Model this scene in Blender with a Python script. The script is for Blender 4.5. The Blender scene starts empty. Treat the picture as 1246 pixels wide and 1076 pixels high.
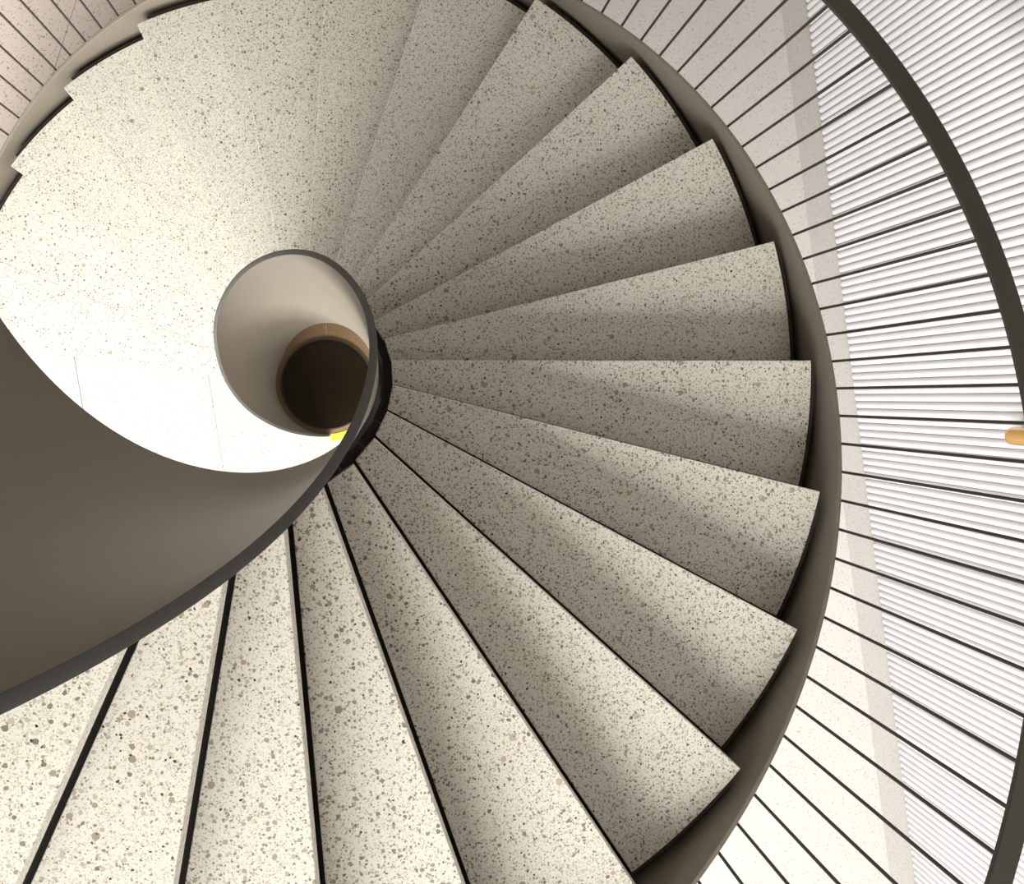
import bpy, bmesh, math, random
from mathutils import Matrix, Vector
S = bpy.context.scene
C = S.collection
PI = math.pi

# ------------------------------------------------------------------ camera
ZF = 2.21                       # survey datum (ninth nosing) above the finished floor
def rodrigues(w):
    v = Vector(w); a = v.length
    return Matrix.Rotation(a, 3, v.normalized())
cam = bpy.data.cameras.new('camera'); camo = bpy.data.objects.new('camera', cam); C.objects.link(camo)
cam.sensor_width = 36.0; cam.lens = 36.0 * 1241.63 / 1246.0; cam.clip_start = 0.02
Rwc = rodrigues((0.0437, 0.1282, 0.0072)).transposed()
camo.matrix_world = Matrix.Translation((0.2766, -0.072, 3.2199 + ZF)) @ Rwc.to_4x4()
S.camera = camo

# ------------------------------------------------------------------ world, light, exposure
w = bpy.data.worlds.new('world'); S.world = w; w.use_nodes = True
bg = w.node_tree.nodes['Background']
bg.inputs['Color'].default_value = (1.0, 0.92, 0.76, 1); bg.inputs['Strength'].default_value = 0.14
S.view_settings.view_transform = 'Standard'; S.view_settings.look = 'None'
S.view_settings.gamma = 1.0; S.view_settings.use_curve_mapping = False
S.view_settings.exposure = 0.0

def area(name, loc, target, sx, sy, power, col):
    l = bpy.data.lights.new(name, 'AREA'); l.shape = 'RECTANGLE'; l.size = sx; l.size_y = sy
    l.energy = power; l.color = col
    o = bpy.data.objects.new(name, l); C.objects.link(o); o.location = loc
    o.rotation_euler = (Vector(target) - Vector(loc)).to_track_quat('-Z', 'Y').to_euler()
    return o
DAY = (1.0, 0.985, 0.955)
area('high_window_daylight', (-1.5, -6.5, 7.0), (0.0, 0.0, 2.0), 4.5, 3.6, 960, DAY)      # tall glazing behind the photographer
area('low_window_daylight', (-3.1, -4.7, 1.9), (-1.1, 0.4, 1.2), 2.6, 2.0, 560, DAY)      # glazing of the lower storey
area('side_window_daylight', (-5.0, -1.5, 6.0), (-0.5, 0.0, 1.0), 3.0, 3.0, 165, DAY)
area('end_fill_light', (2.2, 6.5, 2.2), (2.5, -1.0, 0.3), 1.4, 3.0, 100, DAY)  # added light raking along the ribs and the floor beside them
area('far_fill_light', (-3.0, 5.0, 3.0), (-1.0, 0.0, 0.5), 3.0, 3.0, 40, DAY)  # added fill from the far left, set only to balance brightness

# ------------------------------------------------------------------ materials
def new_mat(name):
    m = bpy.data.materials.new(name); m.use_nodes = True
    nt = m.node_tree; b = nt.nodes['Principled BSDF']
    return m, nt, b
def N(nt, t, **k):
    n = nt.nodes.new(t)
    for a, v in k.items(): setattr(n, a, v)
    return n
def mixrgb(nt, fac, a, b):
    n = nt.nodes.new('ShaderNodeMix'); n.data_type = 'RGBA'
    for sock, v in ((n.inputs[0], fac), (n.inputs[6], a), (n.inputs[7], b)):
        if isinstance(v, bpy.types.NodeSocket): nt.links.new(v, sock)
        elif isinstance(v, (int, float)): sock.default_value = v
        else: sock.default_value = (*v, 1)
    return n.outputs[2]
def math_n(nt, op, a, b=None, c=None):
    n = nt.nodes.new('ShaderNodeMath'); n.operation = op
    for i, v in enumerate((a, b, c)):
        if v is None: continue
        if isinstance(v, bpy.types.NodeSocket): nt.links.new(v, n.inputs[i])
        else: n.inputs[i].default_value = v
    return n.outputs[0]

def terrazzo(name, matrix, layers, rough=0.42, blotch=0.05):
    """matrix colour plus layers of aggregate: (cells per metre, share of cells, chip size 0-1, darkest, lightest colour)"""
    m, nt, b = new_mat(name)
    geo = N(nt, 'ShaderNodeNewGeometry')
    wob = N(nt, 'ShaderNodeTexNoise'); wob.inputs['Scale'].default_value = 140; wob.inputs['Detail'].default_value = 1
    nt.links.new(geo.outputs['Position'], wob.inputs['Vector'])
    sc = N(nt, 'ShaderNodeVectorMath', operation='MULTIPLY_ADD')
    nt.links.new(wob.outputs['Color'], sc.inputs[0]); sc.inputs[1].default_value = (0.006,) * 3
    nt.links.new(geo.outputs['Position'], sc.inputs[2])
    big = N(nt, 'ShaderNodeTexNoise'); big.inputs['Scale'].default_value = 3.0; big.inputs['Detail'].default_value = 2
    nt.links.new(geo.outputs['Position'], big.inputs['Vector'])
    dark = tuple(c * (1 - blotch) for c in matrix); lite = tuple(min(1, c * (1 + blotch)) for c in matrix)
    col = mixrgb(nt, big.outputs['Fac'], dark, lite)
    for i, (scale, share, size, cd, cl) in enumerate(layers):
        off = N(nt, 'ShaderNodeVectorMath', operation='ADD'); nt.links.new(sc.outputs[0], off.inputs[0])
        off.inputs[1].default_value = (3.1 * i, 1.7 * i, 0.9 * i)
        v = N(nt, 'ShaderNodeTexVoronoi', feature='F1'); v.inputs['Scale'].default_value = scale
        v.inputs['Randomness'].default_value = 0.95
        nt.links.new(off.outputs[0], v.inputs['Vector'])
        sp = N(nt, 'ShaderNodeSeparateColor'); nt.links.new(v.outputs['Color'], sp.inputs[0])
        pick = math_n(nt, 'LESS_THAN', sp.outputs[0], share)
        rad = math_n(nt, 'MULTIPLY_ADD', sp.outputs[1], size * 0.6, size * 0.4)
        inside = math_n(nt, 'LESS_THAN', v.outputs['Distance'], rad)
        fac = math_n(nt, 'MULTIPLY', pick, inside)
        chip = mixrgb(nt, sp.outputs[2], cd, cl)
        col = mixrgb(nt, fac, col, chip)
    nt.links.new(col, b.inputs['Base Color'])
    b.inputs['Roughness'].default_value = rough
    b.inputs['Specular IOR Level'].default_value = 0.35
    return m
M_tread = terrazzo('terrazzo_tread', (0.79, 0.755, 0.67), [
    (270, 0.62, 0.62, (0.36, 0.33, 0.265), (0.72, 0.68, 0.585)),
    (135, 0.58, 0.52, (0.24, 0.215, 0.165), (0.66, 0.62, 0.52)),
    (78, 0.26, 0.46, (0.19, 0.17, 0.13), (0.54, 0.50, 0.40)),
    (42, 0.045, 0.40, (0.30, 0.26, 0.19), (0.52, 0.44, 0.30)),
    (120, 0.045, 0.42, (0.02, 0.018, 0.014), (0.08, 0.07, 0.055))])
M_floor = terrazzo('terrazzo_floor', (0.645, 0.615, 0.575), [
    (220, 0.55, 0.55, (0.42, 0.38, 0.33), (0.66, 0.62, 0.56)),
    (110, 0.18, 0.45, (0.32, 0.28, 0.24), (0.56, 0.52, 0.46))])
M_floor_pink = terrazzo('terrazzo_floor_rose', (0.72, 0.615, 0.54), [
    (110, 0.45, 0.5, (0.40, 0.32, 0.27), (0.74, 0.64, 0.56)),
    (75, 0.14, 0.42, (0.16, 0.13, 0.11), (0.40, 0.33, 0.28))])
M_floor_shaded = terrazzo('terrazzo_floor_shaded', (0.30, 0.19, 0.10), [
    (150, 0.5, 0.5, (0.12, 0.07, 0.04), (0.42, 0.28, 0.16))])  # floor terrazzo with the shade of the well put into its colour
M_border = terrazzo('terrazzo_border', (0.53, 0.505, 0.475), [
    (150, 0.45, 0.5, (0.30, 0.26, 0.22), (0.56, 0.52, 0.46))])

def paint(name, col, rough, metal, spec=0.5, coat=0.0, streak=0.0):
    m, nt, b = new_mat(name)
    geo = N(nt, 'ShaderNodeNewGeometry')
    n = N(nt, 'ShaderNodeTexNoise'); n.inputs['Scale'].default_value = 6; n.inputs['Detail'].default_value = 3
    nt.links.new(geo.outputs['Position'], n.inputs['Vector'])
    c = mixrgb(nt, n.outputs['Fac'], tuple(x * 0.93 for x in col), tuple(min(1, x * 1.07) for x in col))
    nt.links.new(c, b.inputs['Base Color'])
    if streak:
        r = math_n(nt, 'MULTIPLY_ADD', n.outputs['Fac'], streak, rough - streak / 2)
        nt.links.new(r, b.inputs['Roughness'])
    else: b.inputs['Roughness'].default_value = rough
    b.inputs['Metallic'].default_value = metal; b.inputs['Specular IOR Level'].default_value = spec
    if coat: b.inputs['Coat Weight'].default_value = coat; b.inputs['Coat Roughness'].default_value = 0.12
    return m
M_steel = paint('bronze_grey_steel', (0.255, 0.226, 0.182), 0.46, 0.0, streak=0.08, spec=0.10)
M_rail = paint('dark_handrail_steel', (0.062, 0.058, 0.045), 0.5, 0.0, spec=0.2)
M_cap = paint('grey_cap_steel', (0.070, 0.066, 0.060), 0.5, 0.0, spec=0.25)
M_bar = paint('dark_baluster_steel', (0.036, 0.031, 0.028), 0.45, 0.0)
M_pan = paint('black_brown_tread_steel', (0.055, 0.047, 0.040), 0.5, 0.2)
M_soffit = paint('grey_soffit_steel', (0.25, 0.235, 0.21), 0.5, 0.2)
M_white = paint('white_lacquer', (0.60, 0.588, 0.602), 0.5, 0.0, spec=0.3)
M_groove = paint('dark_shadow_gap', (0.10, 0.10, 0.10), 0.7, 0.0)
M_grout = paint('pale_grout', (0.40, 0.36, 0.32), 0.8, 0.0)
M_brass = paint('polished_brass', (0.68, 0.42, 0.14), 0.22, 1.0)
M_pool = paint('dark_bronze_mirror', (0.018, 0.011, 0.004), 0.16, 0.3)
M_green = paint('yellow_green_tape', (0.62, 0.85, 0.06), 0.5, 0.0)
M_shade_slab = paint('warm_slab_plaster', (0.62, 0.55, 0.43), 0.8, 0.0)  # finish of the added overhead slab, warm so its bounce tints the shade

# ------------------------------------------------------------------ mesh helpers
def link(name, me, mat, parent=None):
    o = bpy.data.objects.new(name, me); C.objects.link(o)
    if mat and not me.materials: me.materials.append(mat)
    o.parent = parent
    return o
def tag(o, label, cat, group=None, kind=None):
    if label: o['label'] = label
    if cat: o['category'] = cat
    if group: o['group'] = group
    if kind: o['kind'] = kind
def empty(name, loc):
    o = bpy.data.objects.new(name, None); C.objects.link(o); o.location = loc; return o
def mesh(name, verts, faces, smooth=False):
    me = bpy.data.meshes.new(name); me.from_pydata(verts, [], faces); me.validate()
    bm = bmesh.new(); bm.from_mesh(me); bmesh.ops.recalc_face_normals(bm, faces=bm.faces); bm.to_mesh(me); bm.free()
    if smooth:
        for p in me.polygons: p.use_smooth = True
    return me
def bevel_mesh(me, width, seg=1, ang=40):
    bm = bmesh.new(); bm.from_mesh(me)
    ed = [e for e in bm.edges if len(e.link_faces) == 2 and e.calc_face_angle(0) > math.radians(ang)]
    bmesh.ops.bevel(bm, geom=ed, offset=width, segments=seg, profile=0.5, affect='EDGES', clamp_overlap=True)
    bm.to_mesh(me); bm.free(); return me
def prism(name, poly, z0, z1):
    n = len(poly)
    v = [(x, y, z0) for x, y in poly] + [(x, y, z1) for x, y in poly]
    f = [tuple(range(n))[::-1], tuple(range(n, 2 * n))] + [(i, (i + 1) % n, n + (i + 1) % n, n + i) for i in range(n)]
    return mesh(name, v, f)
def sharp_by_angle(me, deg=35):
    me.polygons.foreach_set('use_smooth', [True] * len(me.polygons))
    bm = bmesh.new(); bm.from_mesh(me)
    for e in bm.edges:
        if len(e.link_faces) == 2 and e.calc_face_angle(0) > math.radians(deg): e.smooth = False
    bm.to_mesh(me); bm.free(); return me
def sweep(name, section, t0, t1, step, cap=True):
    """section(theta_deg) -> closed list of (r, z); swept round the axis"""
    n = max(2, int(round((t1 - t0) / step)))
    v = []; f = []
    for i in range(n + 1):
        td = t0 + (t1 - t0) * i / n; t = math.radians(td)
        sec = section(td)
        for r, z in sec: v.append((r * math.cos(t), r * math.sin(t), z))
    k = len(sec)
    for i in range(n):
        for j in range(k):
            a = i * k + j; b = i * k + (j + 1) % k
            f.append((a, b, b + k, a + k))
    if cap: f.append(tuple(range(k))); f.append(tuple(range(n * k, n * k + k)))
    return sharp_by_angle(mesh(name, v, f), 35)
def lerp_table(tab, x):
    if x <= tab[0][0]: return tab[0][1]
    for (a, va), (b, vb) in zip(tab, tab[1:]):
        if x <= b:
            s = (x - a) / (b - a); return va + (vb - va) * s
    return tab[-1][1]

# ------------------------------------------------------------------ dimensions of the stair
DTH = 14.284                      # degrees per tread
RISE = 0.17
RIN, ROUT, TOFF = 0.3125, 1.6875, 0.0443
def hz(td): return ZF - td / DTH * RISE         # height of the nosing line at an angle
K0, K1 = -13, 21                                # first and last tread (9 lies at angle 0)
T_TOP = (K0 - 9.6) * DTH
T_BOT = (K1 - 9 + 0.15) * DTH

# ------------------------------------------------------------------ setting: floor
wd = Vector((0.14010, -0.99014)); wn = Vector((-0.99014, -0.14010))   # along the wall, into the room
wa = Vector((2.62693, 2.09017))                                       # a point at the wall's foot
floor = link('floor', prism('floor', [(-9, -9), (6, -9), (6, 8), (-9, 8)], -0.25, -0.004), M_grout)
tag(floor, 'pale speckled terrazzo floor laid in slabs below the stair', None, kind='structure')
def wq(s, d):                       # point by distance along the wall and off it
    p = wa + wd * s + wn * d; return (p.x, p.y)
def slab(poly, mat, z1=0.0):
    c = Vector((sum(p[0] for p in poly) / len(poly), sum(p[1] for p in poly) / len(poly)))
    out = []
    for p in poly:
        d = Vector(p) - c; q = Vector(p) - Vector((math.copysign(0.0018, d.x), math.copysign(0.0018, d.y))); out.append(tuple(q))
    return link('slab', prism('slab', out, -0.02, z1), mat, floor)
# border strip along the wall, then strips parallel to it
slab([wq(-4.5, 0.0), wq(8, 0.0), wq(8, 0.166), wq(-4.5, 0.166)], M_border)
edges = [0.166] + [2.842 - 0.64 * j for j in (3, 2, 1, 0, -1)]
for a, b in zip(edges, edges[1:]):
    slab([wq(-4.5, a), wq(8, a), wq(8, b), wq(-4.5, b)], M_floor)
for a in range(8):
    for i in range(3):
        d0 = 3.482 + 0.64 * a
        slab([wq(1 + i * 2.56, d0), wq(3.56 + i * 2.56, d0), wq(3.56 + i * 2.56, d0 + 0.64), wq(1 + i * 2.56, d0 + 0.64)], M_floor)
apex = (-1.43, 1.25); q1 = wq(1, 3.482); q2 = wq(-4, 3.482); xa = (-0.97, 2.65); bf = (-4.2, 5.4)
slab([q1, xa, apex], M_floor_pink); slab([apex, xa, q2, bf], M_floor_pink); slab([q1, apex, bf, (-8.5, 5.4), (-8.4, -0.48)], M_floor_pink)

for a0, a1, ro in ((90.2, 190, 0.40), (190, 269.8, 0.272), (270.2, 300, 0.272), (300, 449.8, 0.40)):  # floor ring inside the well, darkened by colour where it lies in shade
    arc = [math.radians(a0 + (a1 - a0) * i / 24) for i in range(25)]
    link('slab', prism('slab', [(ro * math.cos(t), ro * math.sin(t)) for t in arc] + [(0.10 * math.cos(t), 0.10 * math.sin(t)) for t in arc[::-1]], -0.002, 0.0015), M_floor_shaded, floor)

# ------------------------------------------------------------------ setting: white ribbed wall
WH = 7.2
wall = link('wall_right', prism('wall_right', [wq(-4.6, -0.004), wq(7.0, -0.004), wq(7.0, -0.3), wq(-4.6, -0.3)], 0.0, WH), M_groove)
tag(wall, 'white wall of vertical half-round ribs beside the stair', None, kind='structure')
RIBS = 23; PW = 0.92; RP = PW / RIBS
ang = math.atan2(wd.y, wd.x)
prof = [(0.0194 * math.cos(a), 0.004 + 0.019 * math.sin(a)) for a in [PI * i / 10 for i in range(11)]]
ribme = prism('rib', [(0.0194, -0.002)] + prof + [(-0.0194, -0.002)], 0.004, WH)
sharp_by_angle(ribme, 50)
bd = 0.0015
panme = prism('wall_panel', [(bd, -0.012), (PW - bd, -0.012), (PW - bd, 0.004), (bd, 0.004)], 0.002, WH)
for i in range(-5, 6):
    s0 = 0.975 + PW * i
    p = link('wall_panel', panme, M_white, wall)
    x, y = wq(s0, 0.0); p.matrix_basis = Matrix.Translation((x, y, 0)) @ Matrix.Rotation(ang, 4, 'Z') @ Matrix.Scale(-1, 4, (0, 1, 0))
    for j in range(RIBS):
        r = link('rib', ribme, M_white, p); r.location = (RP * (j + 0.5), 0, 0)

# unseen slab added overhead so the right-hand treads fall in shade
LA0, LA1, LR0, LR1 = -62.0, 38.0, 0.30, 2.15
arc = [math.radians(LA0 + (LA1 - LA0) * i / 24) for i in range(25)]
shade_slab = link('unseen_shade_slab', prism('unseen_shade_slab', [(LR1 * math.cos(t), LR1 * math.sin(t)) for t in arc] + [(LR0 * math.cos(t), LR0 * math.sin(t)) for t in arc[::-1]], 5.86, 6.12), M_shade_slab)
tag(shade_slab, 'plain unseen slab added above the stair to shade the right-hand treads', None, kind='structure')
# ------------------------------------------------------------------ the spiral staircase
stair = empty('spiral_staircase', (0, 0, 0))
tag(stair, 'spiral staircase of speckled terrazzo treads winding down around a curved metal inner wall', 'staircase')
def rot2(p, deg):
    a = math.radians(deg); return (p[0] * math.cos(a) - p[1] * math.sin(a), p[0] * math.sin(a) + p[1] * math.cos(a))
def tread_poly(front, rear, rin, rout, n=10):
    """plan outline between the own nosing (offset front) and the next higher nosing (offset rear), local x along the nosing"""
    ro = math.hypot(rout, TOFF)
    a = (math.sqrt(ro * ro - front * front), front)
    b = rot2((math.sqrt(ro * ro - rear * rear), rear), -DTH)
    a0 = math.atan2(a[1], a[0]); b0 = math.atan2(b[1], b[0])
    arc = [(ro * math.cos(b0 + (a0 - b0) * i / n), ro * math.sin(b0 + (a0 - b0) * i / n)) for i in range(n + 1)]
    return [rot2((rin, rear), -DTH)] + arc + [(rin, front)]
TH = 0.085
tread_me = bevel_mesh(prism('tread', tread_poly(TOFF, TOFF + 0.0035, RIN, ROUT), -TH, 0.0), 0.0015)
def pan_mesh():
    bm = bmesh.new()
    def add(poly, z0, z1):
        n = len(poly)
        lo = [bm.verts.new((x, y, z0)) for x, y in poly]; hi = [bm.verts.new((x, y, z1)) for x, y in poly]
        bm.faces.new(lo[::-1]); bm.faces.new(hi)
        for i in range(n): bm.faces.new((lo[i], lo[(i + 1) % n], hi[(i + 1) % n], hi[i]))
    # plate under the stone, riser at the back, rim round the outer end
    add(tread_poly(TOFF - 0.05, TOFF - 0.05, RIN - 0.022, ROUT), -TH - 0.012, -TH - 0.0005)
    ra = [rot2((RIN - 0.022, TOFF - 0.05), -DTH), rot2((ROUT, TOFF - 0.05), -DTH), rot2((ROUT, TOFF - 0.042), -DTH), rot2((RIN - 0.022, TOFF - 0.042), -DTH)]
    add(ra, -TH - 0.0005, RISE - TH - 0.0125)
    r0 = math.hypot(ROUT, TOFF) + 0.006; r1 = r0 + 0.016
    a1 = math.atan2(TOFF - 0.05, ROUT); a0 = math.radians(-DTH) + math.atan2(TOFF - 0.03, ROUT)
    n = 10
    add([(r1 * math.cos(a0 + (a1 - a0) * i / n), r1 * math.sin(a0 + (a1 - a0) * i / n)) for i in range(n + 1)] +
        [(r0 * math.cos(a1 + (a0 - a1) * i / n), r0 * math.sin(a1 + (a0 - a1) * i / n)) for i in range(n + 1)], -TH - 0.012, -0.024)
    add([(r1 * math.cos(a0 + (a1 - a0) * i / n), r1 * math.sin(a0 + (a1 - a0) * i / n)) for i in range(n + 1)] +
        [((r0 - 0.03) * math.cos(a1 + (a0 - a1) * i / n), (r0 - 0.03) * math.sin(a1 + (a0 - a1) * i / n)) for i in range(n + 1)], -TH - 0.012, -TH - 0.0005)
    bmesh.ops.recalc_face_normals(bm, faces=bm.faces)
    me = bpy.data.meshes.new('tread_pan'); bm.to_mesh(me); bm.free(); return me
pan_me = pan_mesh()
for k in range(K0, K1 + 1):
    t = link('tread', tread_me, M_tread, stair)
    t.location = (0, 0, ZF - (k - 9) * RISE); t.rotation_euler = (0, 0, math.radians((k - 9) * DTH))
    link('tread_pan', pan_me, M_pan, t)

# outer stringer
RS0, RS1 = 1.7300, 1.7445
def string_sec(td):
    top = hz(td) + 0.053; bot = max(hz(td) - 0.30, 0.0); top = max(top, bot + 0.02)
    return [(RS0, bot), (RS1, bot), (RS1, top - 0.002), (RS1 - 0.002, top), (RS0 + 0.002, top), (RS0, top - 0.002)]
link('outer_stringer', sweep('outer_stringer', string_sec, T_TOP, T_BOT, 1.5), M_steel, stair)
# soffit under the flight
def soffit_sec(td):
    z = max(hz(td) - 0.275, 0.001)
    return [(0.272, z), (RS0 + 0.001, z), (RS0 + 0.001, z + 0.012), (0.272, z + 0.012)]
link('soffit', sweep('soffit', soffit_sec, T_TOP, T_BOT - 6, 3.0), M_soffit, stair)

# inner balustrade: a curved metal wall round the open well
RT0, RT1 = 0.2615, 0.2727
HT = [(-400, 1.565), (-60, 1.57), (-45, 1.60), (-13, 1.635), (33, 1.68), (50, 1.73), (110, 1.75), (146, 1.74), (160, 1.69), (183, 1.635), (205, 1.54), (230, 1.29), (252, 1.05), (262, 1.00), (272, 1.08)]
HB = [(-400, -0.575), (-60, -0.575), (60, -0.40), (130, -0.42), (400, -0.41)]
def smooth_table(tab, x, wdt=8):
    return sum(lerp_table(tab, x + d) for d in (-wdt, -wdt / 2, 0, wdt / 2, wdt)) / 5
def tube_sec(td):
    top = max(hz(td) + smooth_table(HT, td), 0.03); bot = max(hz(td) + smooth_table(HB, td), 0.0)
    if bot > top - 0.03: bot = top - 0.03
    b = 0.002
    return [(RT0, bot), (RT1, bot), (RT1, top - b), (RT1 - b * 0.3, top - b * 0.3), (RT1 - b, top), (RT0 + b, top), (RT0 + b * 0.3, top - b * 0.3), (RT0, top - b)]
inner = link('inner_balustrade', sweep('inner_balustrade', tube_sec, T_TOP, 272, 2.0), M_steel, stair)
def cap_sec(td):
    top = max(hz(td) + smooth_table(HT, td), 0.03); b = 0.0022
    a, c = RT0 - 0.0008, RT1 + 0.0008
    return [(a, top - 0.003), (c, top - 0.003), (c, top + 0.001), (c - b, top + 0.001 + b), (a + b, top + 0.001 + b), (a, top + 0.001)]
link('cap_strip', sweep('cap_strip', cap_sec, T_TOP, 272, 2.0), M_cap, inner)

# handrail and balusters
def rail_sec(td):
    z = hz(td) + 1.025
    b = 0.003
    return [(1.7345, z - 0.012 + b), (1.7345 + b, z - 0.012), (1.790 - b, z - 0.012), (1.790, z - 0.012 + b), (1.790, z - b), (1.790 - b, z), (1.7345 + b, z), (1.7345, z - b)]
link('handrail', sweep('handrail', rail_sec, T_TOP, T_BOT, 2.0), M_rail, stair)
RB = 1.7520; BL = 1.025 - 0.011 + 0.13
bar = [(0.0047 * math.cos(2 * PI * i / 10), 0.0047 * math.sin(2 * PI * i / 10)) for i in range(10)]
bar_me = sharp_by_angle(prism('baluster', bar, 0.0, BL), 50)
nb = 0
td = 1.32 - 2.906 * 110
while td < T_BOT:
    if td > T_TOP + 0.5:
        b = link('baluster', bar_me, M_bar, stair); a = math.radians(td)
        b.location = (RB * math.cos(a), RB * math.sin(a), max(hz(td) - 0.13, 0.0)); b.rotation_euler = (0, 0, a); nb += 1
        if hz(td) - 0.13 < 0: b.scale = (1, 1, (BL + hz(td) - 0.13) / BL)
    td += 2.906
# ------------------------------------------------------------------ things at the foot of the well and on the wall
disc = empty('floor_disc', (0.003, 0.0, 0.0015))
n = 48
def ring(r0, r1, z0, z1, name):
    v = []; f = []
    for i in range(n):
        a = 2 * PI * i / n
        for r, z in ((r0, z0), (r1, z0), (r1, z1), (r0, z1)): v.append((r * math.cos(a), r * math.sin(a), z))
    for i in range(n):
        j = (i + 1) % n
        for q in range(4): f.append((i * 4 + q, i * 4 + (q + 1) % 4, j * 4 + (q + 1) % 4, j * 4 + q))
    return sharp_by_angle(mesh(name, v, f), 40)
link('disc_face', prism('disc_face', [(0.231 * math.cos(2 * PI * i / n), 0.231 * math.sin(2 * PI * i / n)) for i in range(n)], 0.0005, 0.012), M_pool, disc)
link('disc_rim', ring(0.2315, 0.238, 0.0005, 0.018, 'disc_rim'), M_pan, disc)
tag(disc, 'dark glossy round disc on the floor at the bottom of the stairwell', 'floor disc')

def tape_sec(td): return [(0.262, 0.0005), (0.30, 0.0005), (0.30, 0.004), (0.262, 0.004)]
tape = link('marker_strip', sweep('marker_strip', tape_sec, 274, 302, 2.5), M_green)
tag(tape, 'small yellow-green strip on the floor against the foot of the curved inner wall', 'floor strip')

fx = empty('wall_fixture', (*wq(2.345, 0.0225), 1.485)); fx.rotation_euler = (0, 0, ang)
def lathe(name, prof, seg=28):
    v = []; f = []; k = len(prof)
    for i in range(seg):
        a = 2 * PI * i / seg
        for r, z in prof: v.append((r * math.cos(a), r * math.sin(a), z))
    for i in range(seg):
        j = (i + 1) % seg
        for q in range(k - 1): f.append((i * k + q, i * k + q + 1, j * k + q + 1, j * k + q))
    return sharp_by_angle(mesh(name, v, f), 40)
body = lathe('fixture_body', [(0.0, 0.0), (0.02, 0.001), (0.031, 0.006), (0.037, 0.015), (0.038, 0.03), (0.038, 0.25), (0.034, 0.265), (0.0, 0.268)])
o = link('fixture_body', body, M_brass, fx); o.location = (0, -0.055, 0)
arm = bevel_mesh(prism('bracket', [(-0.012, -0.02), (0.012, -0.02), (0.012, 0.0), (-0.012, 0.0)], 0.10, 0.17), 0.002)
link('bracket', arm, M_brass, fx)
tag(fx, 'brass cylinder with a rounded lower end fixed to the white ribbed wall', 'wall fixture')
